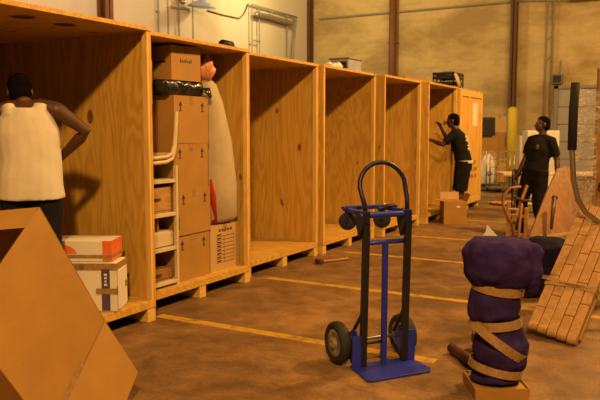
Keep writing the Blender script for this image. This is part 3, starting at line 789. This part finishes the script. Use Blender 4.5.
# man in the white tank top, in the nearest crate, back to us
s = 1.0
t, j, side = human((-3.875, 3.20, FZ), radians(130), 'person in white tank top and dark trousers standing in the nearest crate, back to camera', s,
    dict(head=(.135, .07, 1.55), neck=(.055, .03, 1.45), top=(.03, .015, 1.40), chest=(.025, .0, 1.27), waist=(0, -.01, 1.09),
         shL=(.03, .195, 1.40), shR=(.02, -.185, 1.42), elR=(.05, -.37, 1.28), wrR=(.17, -.18, 1.10), elL=(.06, .27, 1.13), wrL=(.26, .21, 1.06)),
    head_yaw=.25, head_pitch=.18, hands={'L': (0, -.6, -.8), 'R': (0, .6, -.8), 'curl': .7})
P_ = j
clothes(t, 'tank_top', [([j['pelvis'] + V(-.005, 0, -.10 * s), j['pelvis'] + V(-.005, 0, 0), j['waist'], j['chest'] - V(.005, 0, .0), j['top'] - V(.012, 0, .03), j['top'] + V(-.02, 0, .035)],
     [(.225, .165), (.212, .158), (.200, .145), (.200, .145), (.178, .120), (.140, .078)], side),
     ([j['top'] + V(-.015, .09, -.02), j['top'] + V(-.005, .105, .050)], [(.060, .095), (.048, .066)], side),
     ([j['top'] + V(-.015, -.09, -.02), j['top'] + V(-.005, -.105, .056)], [(.060, .095), (.048, .066)], side)], 'tank', s, wob=.012, wscale=6)
legs = []
for k in 'LR': legs.append(([j['hip' + k] + V(0, 0, .06 * s), j['hip' + k].lerp(j['knee' + k], .3), j['knee' + k], j['ank' + k] + V(0, 0, -.03 * s)], [.115, .108, .085, .085], None))
clothes(t, 'trousers', legs + [([j['pelvis'] - V(0, 0, .10 * s), j['pelvis'] + V(0, 0, .10 * s)], [(.17, .13), (.175, .13)], side)], 'jeans', s, wob=.01)
shoes(t, j, s)

# man reaching into the far crate, in profile
s = 1.0
t, j, side = human((-3.31, 11.30, 0), radians(187), 'person in black t-shirt and black shorts reaching into the open crate', s,
    dict(head=(.155, 0, 1.625), neck=(.10, 0, 1.465), top=(.075, 0, 1.395), chest=(.05, 0, 1.26), waist=(.0, 0, 1.09), shL=(.09, .185, 1.41), shR=(.09, -.185, 1.41), pelvis=(-.03, 0, .93),
         elL=(.27, .25, 1.235), wrL=(.47, .17, 1.31), elR=(.26, -.19, 1.30), wrR=(.37, -.12, 1.51), hipL=(-.03, .09, .92), hipR=(-.03, -.09, .92)),
    head_yaw=0, head_pitch=.05, hands={'L': (0, -.5, .6), 'R': (.5, .5, 0), 'curl': .8})
def tshirt(t, j, s, side, mat, marks=None):
    parts = [([j['pelvis'] + V(0, 0, .015 * s), j['waist'], j['chest'], j['top'], j['neck'] - V(0, 0, .005 * s)], [(.188, .142), (.172, .130), (.185, .138), (.165, .110), (.075, .070)], side)]
    for k in 'LR':
        sh, el = j['sh' + k], j['el' + k]
        parts.append(([j['top'].lerp(j['neck'], .55), sh + V(0, 0, .002 * s), sh.lerp(el, .35), sh.lerp(el, .78)], [.074, .074, .072, .070], None))
    return clothes(t, 't_shirt', parts, mat, s, wob=.008, wscale=9)
ts = tshirt(t, j, s, side, 'blackcloth')
b = MB()            # pale print on the back of the shirt
for (y, z, r) in ((.04, 1.36, .03), (.07, 1.30, .025), (.03, 1.22, .02), (.06, 1.17, .03), (.0, 1.33, .02), (.02, 1.15, .022)): b.ball((-.125 + (z - 1.15) * .26 , y + .02, z), (.02, r, r * .8), None, 8, 6)
b.build('back_print', 'paper', ts, True)
shorts = []
for k in 'LR': shorts.append(([j['hip' + k] + V(0, 0, .05), j['hip' + k].lerp(j['knee' + k], .4), j['knee' + k] + V(0, 0, -.02)], [.118, .118, .108], None))
clothes(t, 'shorts', shorts + [([j['pelvis'] - V(0, 0, .10), j['pelvis'] + V(0, 0, .045)], [(.178, .138), (.182, .140)], side)], 'blackcloth', s, wob=.008)
clothes(t, 'undershirt', [([j['pelvis'] + V(-.005, 0, .0), j['pelvis'] + V(-.005, 0, .05)], [(.188, .150), (.190, .150)], side)], 'tank', s, wob=.006)
shoes(t, j, s)

# man in black standing by the upended table
s = .945
t, j, side = human((-1.93, 9.89, 0), radians(-118), 'person in black t-shirt and black trousers standing by the upended brown table, looking left', s,
    dict(pelvis=(-.06, .03, .93), waist=(-.09, .035, 1.09), chest=(-.115, .04, 1.27), top=(-.15, .05, 1.40), neck=(-.16, .055, 1.465), head=(-.15, .055, 1.635),
         hipL=(-.06, .12, .92), hipR=(-.06, -.06, .92), kneeL=(-.02, .12, .50), kneeR=(.06, -.10, .50), ankL=(-.14, .13, .085), ankR=(.04, -.12, .085), toeL=(.04, .15, .04), toeR=(.22, -.15, .04),
         shL=(-.16, .215, 1.385), shR=(-.12, -.115, 1.395), elL=(-.20, .285, 1.12), wrL=(-.14, .35, .90), elR=(-.08, -.17, 1.14), wrR=(.04, -.20, .92)),
    head_yaw=-.55, head_pitch=-.10, hands={'L': (.3, 0, -1), 'R': (.0, 1, 0), 'curl': .45})
ts = tshirt(t, j, s, side, 'blackcloth')
b = MB()
for (y, z, w_, h_) in ((.105, 1.335, .022, .006), (.105, 1.312, .030, .008), (.105, 1.288, .026, .006)): b.ball((.016, y, z * s), (.012, w_, h_), None, 10, 6)
b.build('chest_print', 'steel', ts, True)
legs = []
for k in 'LR': legs.append(([j['hip' + k] + V(0, 0, .05), j['hip' + k].lerp(j['knee' + k], .35), j['knee' + k], j['ank' + k] + V(0, 0, -.03)], [.118, .110, .086, .078], None))
clothes(t, 'trousers', legs + [([j['pelvis'] - V(0, 0, .10), j['pelvis'] + V(0, 0, .09)], [(.165, .125), (.17, .13)], side)], 'blackcloth', s, wob=.008)
shoes(t, j, s)

# ---------------------------------------------------------------- blanket-wrapped pedestal in front at right
t = thing('wrapped_pedestal', (-.905, 3.83, 0), 'purple blanket-wrapped pedestal cinched with brown tape, in the right foreground', 'furniture', radians(29.3))
b = MB()
b.tube([(.0, 0, .615), (.0, .0, .66), (.005, 0, .74), (.005, 0, .80), (.005, 0, .835)], [(.15, .14), (.185, .175), (.200, .19), (.200, .19), (.18, .17)], 24, side=(1, 0, 0), round_caps=False)
b.tube([(0, 0, .845), (0, 0, .86)], [(.17, .16), (.14, .13)], 24, side=(1, 0, 0))
b.tube([(.165, -.06, .80), (.170, -.07, .70), (.165, -.06, .60)], [.05, .055, .035], 12, round_caps=True)
b.tube([(-.005, 0, .58), (-.005, 0, .64)], [(.115, .11), (.12, .12)], 20, side=(1, 0, 0))
b.tube([(-.01, 0, .405), (-.02, 0, .45), (-.02, 0, .51), (-.005, 0, .57), (0, 0, .60)], [(.105, .10), (.14, .13), (.145, .14), (.125, .12), (.10, .1)], 20, side=(1, 0, 0))
b.tube([(.0, 0, .37), (.0, 0, .42)], [(.105, .10), (.105, .10)], 20, side=(1, 0, 0))
b.tube([(.01, 0, .135), (.02, 0, .18), (.025, 0, .27), (.01, 0, .34), (0, 0, .40)], [(.11, .11), (.145, .135), (.150, .14), (.13, .125), (.10, .1)], 20, side=(1, 0, 0))
b.tube([(0, 0, .075), (.0, 0, .09), (.0, 0, .13), (.005, 0, .17)], [(.135, .135), (.137, .135), (.12, .12), (.10, .1)], 20, side=(1, 0, 0))
b.build('blanket', 'purple', t, remesh=.011, smooth_it=3, wob=.017, wscale=13)
def band(parent, c, r, h, tilt, mat='tape', name='tape'):
    b = MB(); c = Vector(c); R = Euler(tilt).to_matrix(); N = 32
    ring = []
    for dz, dr in ((-h / 2, 0), (h / 2, 0), (h / 2, .004), (-h / 2, .004)):
        ring.append([c + R @ V((r[0] + dr) * cos(2 * pi * i / N), (r[1] + dr) * sin(2 * pi * i / N), dz) for i in range(N)])
    vs = [v for g in ring for v in g]; fs = []
    for q in range(4):
        q2 = (q + 1) % 4
        for i in range(N): fs.append((q * N + i, q * N + (i + 1) % N, q2 * N + (i + 1) % N, q2 * N + i))
    b.add(vs, fs); return b.build(name, mat, parent, False)
band(t, (0, 0, .595), (.138, .130), .05, (.05, .12, 0))
band(t, (0, 0, .395), (.130, .125), .05, (-.05, -.10, 0))
band(t, (.005, 0, .30), (.180, .152), .05, (.05, .62, 0))
band(t, (0, 0, .145), (.145, .140), .045, (.0, .20, 0))
b = MB(); b.box(-.140, .140, -.140, .140, 0, .06); b.build('cardboard_base', 'card', t, bevel=.006)
b = MB()
for k in range(4):
    ang = k * pi / 2; R = Matrix.Rotation(ang, 3, 'Z')
    pts = [R @ V(-.140, -.143, .0), R @ V(.140, -.143, 0), R @ V(.144, -.148, .070), R @ V(-.144, -.148, .070)]
    b.slab(pts, R @ V(0, .005, 0))
b.build('base_edge', 'card', t)

t = thing('rolled_mat', (-1.27, 4.42, 0), 'short maroon roll lying on the floor left of the purple pedestal', 'roll')
MB().tube([(-.05, -.04, .034), (.20, -.32, .034)], .034, 14).build('roll', 'maroon', t, True)
b = MB(); b.tube([(-.05, -.04, .034), (-.056, -.033, .034)], .026, 12); b.build('core', 'black', t, True)
t = thing('crumpled_paper', (-1.16, 4.52, 0), 'crumpled brown paper standing behind the maroon roll', 'paper')
MB().ball((0, 0, .09), (.07, .08, .09)).build('paper', 'card_dark', t, remesh=.014, smooth_it=1, wob=.03, wscale=17)

t = thing('wrapped_bundle', (-1.10, 6.45, 0), 'low dark navy blanket bundle on the floor behind the purple pedestal', 'bundle', radians(25))
b = MB(); b.box(-.24, .20, -.2, .2, .01, .44); b.ball((-.02, 0, .43), (.22, .19, .09)); b.ball((.02, -.1, .1), (.26, .16, .10))
b.build('blanket', 'navy', t, remesh=.02, smooth_it=8, wob=.025, wscale=8)
band(t, (-.02, 0, .22), (.285, .255), .035, (.1, .1, 0))

# ---------------------------------------------------------------- leaning slatted panel
O_ = V(-.975, 5.02, 0.0); Bx = V(.985, -.17, 0).normalized(); top_ = V(-0.776, 5.883, 0.753)
Lx = (top_ - O_); LL = Lx.length; Lx.normalize(); Bx = (Bx - Lx * Bx.dot(Lx)).normalized(); Nx = Lx.cross(Bx).normalized()
if Nx.dot(V(0, 0, 1.44) - O_) < 0: Nx = -Nx
t = thing('slatted_panel', (O_.x, O_.y, 0), 'pale slatted wood panel with rounded slat ends, tilted and bound with tape at right', 'panel')
for k in range(5):
    sl = MB(); w_ = .072
    off = Bx * (k * w_)
    st = .06 - .012 * k
    cuts = [0.0] + [c for c in [(.16 + .13 * (k % 3)) + .30 * q for q in range(6)] if c < 1.02 * LL] + [LL * 1.04]
    for c0, c1 in zip(cuts[:-1], cuts[1:]):
        sl.obox(off + Lx * (st + c0 + .003) + Bx * .002, Lx * (c1 - c0 - .004), Bx * (w_ - .005), Nx * (.05 + .006 * ((k + len(cuts)) % 2)))
    sl.tube([off + Lx * st + Bx * .003 + Nx * .026, off + Lx * st + Bx * (w_ - .004) + Nx * .026], .030, 14)
    o = sl.build('slat', 'slat', t, bevel=.006)
def clamp_floor(t):
    m = min((v.co.z for c in t.children for v in c.data.vertices))
    t.location.z -= m - .002
clamp_floor(t)
b = MB()
for h, tilt in ((.42, .02), (.46, -.05)):
    b.obox(Lx * h - Bx * .004 - Nx * .002, Lx * .028 + Bx * 0, Bx * (5 * .072 + .008) + Lx * tilt, Nx * .062)
b.build('tape', 'tape', t)
b = MB(); b.obox(-Bx * .0 - Nx * .03 + Lx * .05, Lx * LL, Bx * .36, Nx * .028); b.build('backing_board', 'tanwood', t)

# ---------------------------------------------------------------- platform cart with bent handle, and the wrapped tall board on it
def L3(u, v, w): return None
t = thing('platform_cart', (-.20, 5.95, 0), 'platform cart with bent bar handle and black foam grip at the right edge', 'cart')
o3 = V(-.20, 5.95, 0)
hp = [V(-0.814, 5.749, 1.805), V(-0.818, 5.724, 1.607), V(-0.813, 5.693, 1.303), V(-0.792, 5.679, 1.075), V(-0.755, 5.683, 0.923), V(-0.697, 5.705, 0.824), V(-0.614, 5.745, 0.763), V(-0.500, 5.806, 0.740), V(-0.333, 5.899, 0.733), V(-0.230, 5.951, 0.679), V(-0.191, 5.958, 0.542), V(-0.166, 5.914, 0.025)]
MB().tube([q - o3 for q in hp], .021, 12).build('handle_bar', 'bar', t, True)
g = [V(-0.813, 5.750, 1.813), V(-0.818, 5.724, 1.607), V(-0.813, 5.693, 1.303)]
MB().tube([q - o3 for q in g], .034, 14).build('foam_grip', 'foam', t, True)
MB().lathe([(.031, 0), (.031, .004)], g[0] - o3, (-.01, 0, 1), 14).build('grip_end', 'bar', t, True)
MB().box(.12, .95, -.75, .45, .16, .20).build('deck', 'tanwood', t, bevel=.01)
for x in (.2, .85):
    for y in (-.65, .35):
        w = MB().lathe([(.05, -.02), (.06, -.012), (.06, .012), (.05, .02)], (x, y, .06), (0, 1, 0), 18).build('caster', 'rubber', t, True)
        MB().box(x - .02, x + .02, y - .03, y + .03, .06, .16).build('caster_fork', 'steel', w)
t = thing('wrapped_board', (.06, 6.30, .20), 'tall red-brown board in clear stretch wrap at the right edge', 'board')
bd = V(-0.721, 6.387, 0.865); o3 = V(.06, 6.30, .20)
q0 = V(bd.x, bd.y, .205) - o3
MB().obox(q0, V(.85, .45, 0) * .5, V(-.45, .85, 0) * .05, (0, 0, 1.77)).build('board', 'brownwood', t, bevel=.006)
MB().lathe([(.02, 0), (.028, .02), (.02, .035)], V(-0.673, 6.371, 0.995) - o3, (.4, -.9, 0), 14).build('knob', 'black', t, True)
b = MB(); us = [V(-0.829, 5.808, 1.687), V(-0.786, 6.040, 1.695), V(-0.749, 6.350, 1.706), V(-0.667, 6.454, 1.708), V(-0.497, 6.642, 1.712)]; nz = 12
vs = []; fs = []
for i, u_ in enumerate(us):
    for k in range(nz + 1):
        z_ = .80 + (1.78 - .80) * k / nz
        d = noise.noise(V(i * 1.3, k * .7, 2.2)) * .018
        vs.append(V(u_.x + d, u_.y - d, z_) - o3)
for i in range(len(us) - 1):
    for k in range(nz): a0 = i * (nz + 1) + k; fs.append((a0, a0 + 1, a0 + nz + 2, a0 + nz + 1))
b.add(vs, fs); b.build('stretch_wrap', 'wrap', t, True)

# black stool whose leg pokes into the bottom right corner
t = thing('black_stool', (-.02, 4.42, 0), 'black stool with a splayed leg poking in at the bottom right corner', 'stool')
for x, y in ((-.33, -.30), (.12, -.2), (-.12, .2), (.15, .2)):
    MB().tube([(x, y, 0), (x * .55 + .04, y * .5, .46)], [.017, .02], 10).build('leg', 'black', t, True)
MB().lathe([(.14, 0), (.15, .015), (.15, .035), (.13, .045)], (.02, 0, .455), (0, 0, 1), 24).build('seat', 'black', t, True)

# ---------------------------------------------------------------- upended table, deck and chair around the man at right
pts = [V(-1.702, 8.742, 0.054), V(-1.592, 9.088, 0.532), V(-1.502, 9.347, 0.858), V(-1.404, 9.406, 0.896), V(-1.289, 9.461, 0.807), V(-1.180, 9.100, 0.119), V(-1.372, 8.928, 0.054)]
c = V(-1.53, 8.35, 0)
t = thing('upended_table', (-1.55, 8.35, 0), 'brown tapered table top standing on edge in front of the man in black trousers', 'table')
c = V(-1.55, 8.35, 0); zmin = min(p.z for p in pts)
pts = [p - c - V(0, 0, zmin - .167) for p in pts]
MB().slab(pts, V(-.02, .035, 0)).build('table_top', 'brownwood', t, bevel=.006)
lg = [V(-1.467, 8.984, 0.523), V(-1.464, 8.830, 0.159)]
MB().tube([q - c - V(0, 0, zmin - .167) for q in lg], [(.028, .03), (.018, .022)], 10).build('leg', 'darkwood', t, True)
MB().lathe([(.035, 0), (.035, .02)], lg[0] - c - V(0, 0, zmin - .167), (.4, -.9, .1), 14).build('leg_bracket', 'black', t, True)
t = thing('furniture_dolly', (-1.40, 8.42, 0), 'low tan wooden dolly on the floor under the upended brown table', 'dolly', radians(25))
MB().box(-.38, .40, -.27, .24, .11, .165).build('deck', 'tanwood', t, bevel=.008)
for x in (-.3, .32):
    for y in (-.17, .17):
        w = MB().lathe([(.042, -.016), (.05, -.01), (.05, .01), (.042, .016)], (x, y, .05), (0, 1, 0), 16).build('caster', 'rubber', t, True)
        MB().box(x - .02, x + .02, y - .025, y + .025, .06, .11).build('caster_fork', 'steel', w)

t = thing('bentwood_chair', (-2.20, 8.88, 0), 'bent dark wood chair frame standing left of the man in black trousers', 'chair')
c = V(-2.20, 8.88, 0)
def loc(u, v, w): pass
MB().tube([q - c for q in (V(-1.892, 9.074, 0.886), V(-2.001, 9.011, 0.874), V(-2.074, 8.960, 0.786), V(-2.080, 8.944, 0.672), V(-2.029, 8.957, 0.534), V(-1.958, 8.985, 0.421), V(-1.947, 9.023, 0.187))], [(.026, .018)] * 7, 10, side=(.5, -.87, 0)).build('curved_arm', 'brownwood', t, True)
MB().tube([q - c for q in (V(-1.908, 9.523, 0.861), V(-1.986, 9.387, 0.550), V(-2.017, 9.161, 0.230))], .022, 8, round_caps=True).build('back_leg', 'brownwood', t, True)
MB().tube([q - c for q in (V(-2.007, 9.224, 0.745), V(-1.936, 9.372, 0.685), V(-1.878, 9.462, 0.681))], .02, 8, round_caps=True).build('rail', 'darkwood', t, True)
MB().tube([q - c for q in (V(-1.859, 9.010, 0.664), V(-1.860, 8.927, 0.445), V(-1.868, 8.891, 0.159))], .02, 8, round_caps=True).build('front_leg', 'brownwood', t, True)
MB().tube([q - c for q in (V(-1.969, 8.980, 0.433), V(-1.848, 8.931, 0.420))], .016, 8).build('stretcher', 'darkwood', t, True)
clamp_floor(t)
t = thing('wooden_trestle', (-1.93, 9.05, 0), 'narrow wooden frame with upright posts at the right of the bentwood chair', 'frame')
for x in (-.12, .10): MB().box(x, x + .045, -.02, .02, 0, .52 - x * .3).build('post', 'tanwood', t, bevel=.004)
for z in (.12, .36): MB().box(-.08, .10, -.012, .012, z, z + .04).build('rail', 'tanwood', t, bevel=.003)
MB().box(-.10, .02, -.022, -.012, .46, .475).build('label_strip', 'paper', t)

# table, white cabinet and rail behind
t = thing('folding_table', (-2.35, 12.6, 0), 'long pale folding table behind the man in black trousers', 'table', radians(27))
MB().box(-.66, 1.6, -.30, .30, .70, .745).build('table_top', 'cream', t, bevel=.008)
for x in (-.32, 1.35):
    for y in (-.24, .24): MB().tube([(x, y, 0), (x, y, .70)], .016, 8).build('leg', 'grey', t, True)
t = thing('cabinet', (-2.95, 15.05, 0), 'white upright cabinet behind the head of the man at right', 'cabinet', radians(20))
MB().box(-.14, .50, -.3, .3, .05, 1.47).build('body', 'white', t, bevel=.015)
MB().box(-.13, .49, -.33, -.302, .10, 1.46).build('door', 'white', t, bevel=.01)
MB().box(.42, .45, -.36, -.33, .7, 1.1).build('handle', 'steel', t, bevel=.005)
MB().box(-.12, .48, -.28, .28, 0, .05).build('plinth', 'grey', t)
t = thing('tube_rack', (-2.30, 10.74, 0), 'low black tubular rack with a dark ball knob left of the man in black trousers', 'rack', radians(27))
for x in (-.02, .42):
    MB().tube([(x, -.12, 0), (x, -.12, .86), (x, .16, .86), (x, .16, 0)], .012, 8).build('side_frame', 'black', t, True)
for y in (-.12, .16): MB().tube([(-.02, y, .86), (.42, y, .86)], .012, 8).build('rail', 'black', t, True)
MB().tube([(-.02, -.12, .25), (.42, -.12, .25)], .012, 8).build('rail', 'black', t, True)
MB().ball((-.02, -.12, .83), .055).build('knob', 'black', t, True)

# ---------------------------------------------------------------- cartons and clutter at the far end
FG = 'cartons piled by the far wall'
far = [(-5.10, 19.62, 0, .62, .60, .52, 'wide carton at the bottom left of the far pile beyond the crates', 'card'),
       (-4.98, 20.42, 0, .50, .48, .55, 'carton at the bottom right of the far pile, behind the wire cage trolley', 'card_pale'),
       (-5.12, 19.64, .522, .58, .56, .40, 'second-tier carton at the left of the far pile', 'card_pale'),
       (-5.0, 20.42, .552, .46, .46, .46, 'second-tier carton at the right of the far pile', 'card'),
       (-5.10, 19.66, .924, .54, .52, .36, 'upper carton at the left of the far pile, under the dark monitor', 'card'),
       (-5.03, 20.44, 1.014, .42, .44, .42, 'upper carton at the right of the far pile', 'card'),
       (-4.94, 20.44, 1.436, .26, .40, .46, 'narrow upright carton topping the right of the far pile', 'card_pale'),
       (-5.00, 19.60, 1.288, .20, .24, .30, 'small open carton tucked between the dark monitor and the tall pile', 'card_pale')]
for x, y, z, sx, sy, sz, lb, m in far[:7]:
    carton('carton', (x, y, z), (sx, sy, sz), lb, radians(-62), m, FG, (), True, None)
t = thing('monitor', (-5.06, 19.66, 1.286), 'dark old monitor standing on the far carton pile', 'monitor', radians(-62))
b = MB(); b.box(-.06, .12, -.20, .20, .05, .56); b.slab([(-.06, -.16, .12), (-.24, -.10, .2), (-.24, -.10, .42), (-.06, -.16, .5)], (0, .30, 0)); b.build('case', 'black', t, bevel=.02)
MB().box(.12, .125, -.16, .16, .10, .51).build('screen', 'rubber', t); MB().box(-.10, .10, -.12, .12, 0, .05).build('foot', 'black', t, bevel=.01)
t = thing('wire_cage_trolley', (-4.05, 17.05, 0), 'pale wire cage trolley in front of the far cartons', 'trolley', radians(25))
for x in (-.28, .28):
    for y in (-.22, .22): MB().tube([(x, y, .1), (x, y, .98)], .016, 8).build('post', 'bar', t, True)
for k in range(5):
    MB().tube([(-.28, -.22, .25 + .18 * k), (.28, -.22, .25 + .18 * k)], .008, 6).build('wire', 'bar', t, True)
for k in range(4): MB().tube([(-.17 + .115 * k, -.22, .15), (-.17 + .115 * k, -.22, .97)], .007, 6).build('wire', 'bar', t, True)
MB().box(-.3, .3, -.24, .24, .10, .13).build('deck', 'grey', t)
for x in (-.25, .25):
    for y in (-.2, .2): MB().lathe([(.05, -.015), (.05, .015)], (x, y, .05), (1, 0, 0), 14).build('caster', 'rubber', t, True)
t = thing('stuffed_sack', (-4.47, 17.45, .13), 'white stuffed sack on a dark dolly beside the far crate', 'sack')
MB().tube([(0, 0, .02), (0, 0, .06), (.0, 0, .30), (.02, 0, .52), (.02, 0, .70), (.02, 0, .76)], [(.16, .16), (.21, .20), (.22, .20), (.18, .18), (.11, .11), (.05, .05)], 18, side=(1, 0, 0)).build('sack', 'paper', t, True, wob=.03, wscale=7)
MB().ball((.11, -.19, .30), (.08, .03, .06)).build('print', 'bluegrey', t, True)
t = thing('sack_dolly', (-4.45, 17.45, 0), 'dark dolly carrying the white stuffed sack', 'dolly', radians(25))
MB().box(-.34, .34, -.28, .28, .09, .125).build('deck', 'black', t, bevel=.01)
for x in (-.27, .27):
    for y in (-.21, .21): MB().lathe([(.045, -.015), (.045, .015)], (x, y, .045), (1, 0, 0), 14).build('caster', 'rubber', t, True)
t = thing('plastic_litter', (-3.25, 14.05, 0), 'pinkish crumpled plastic sheet lying on the floor past the last crate', 'litter')
MB().ball((0, 0, .03), (.30, .22, .035)).build('sheet', 'pink', t, remesh=.02, smooth_it=1, wob=.05, wscale=9)
MB().ball((.34, .22, .02), (.18, .06, .025)).build('scrap', 'paper', t, True, wob=.02, wscale=11)
for v in [v for c_ in t.children for v in c_.data.vertices]: v.co.z = max(v.co.z, 0.001)
t = thing('mail_cart', (-3.72, 17.6, 0), 'pale upright panel trolley beside the bollard in the distance', 'trolley', radians(25))
MB().box(-.06, .06, -.25, .25, .12, 1.35).build('panel', 'cream', t, bevel=.01); MB().box(-.2, .25, -.27, .27, .08, .12).build('deck', 'grey', t)
for x in (-.15, .2):
    for y in (-.22, .22): MB().lathe([(.04, -.012), (.04, .012)], (x, y, .04), (1, 0, 0), 14).build('caster', 'rubber', t, True)
# carton on the floor at the feet of the man in shorts
t = carton('carton', (-3.30, 10.86, 0), (.34, .36, .355), 'brown carton with open flaps on the floor behind the legs of the man in shorts', radians(-61), 'card', None, (), False)
for k, (pa, pb, pc) in enumerate((((-.17, .18, .355), (.34, 0, 0), (0, .05, .11)), ((-.17, -.18, .355), (.34, 0, 0), (0, -.12, .03)), ((-.17, -.18, .355), (0, .30, 0), (-.03, 0, .12)))):
    MB().obox(pa, pb, pc, (.003, .003, .003)).build('open_flap', 'card_pale', t)
MB().box(.1702, .1712, .02, .07, .26, .285).build('paper_label', 'paper', t)

t = thing('paper_scrap', (-.985, 3.93, .858), 'torn white paper scrap sticking up on top of the purple wrapped pedestal', 'paper')
MB().slab([(-.03, 0, 0), (.045, .01, 0), (.02, .005, .022), (-.012, 0, .06), (-.02, 0, .025)], (0, .004, 0)).build('scrap', 'paper', t, wob=.004, wscale=30)
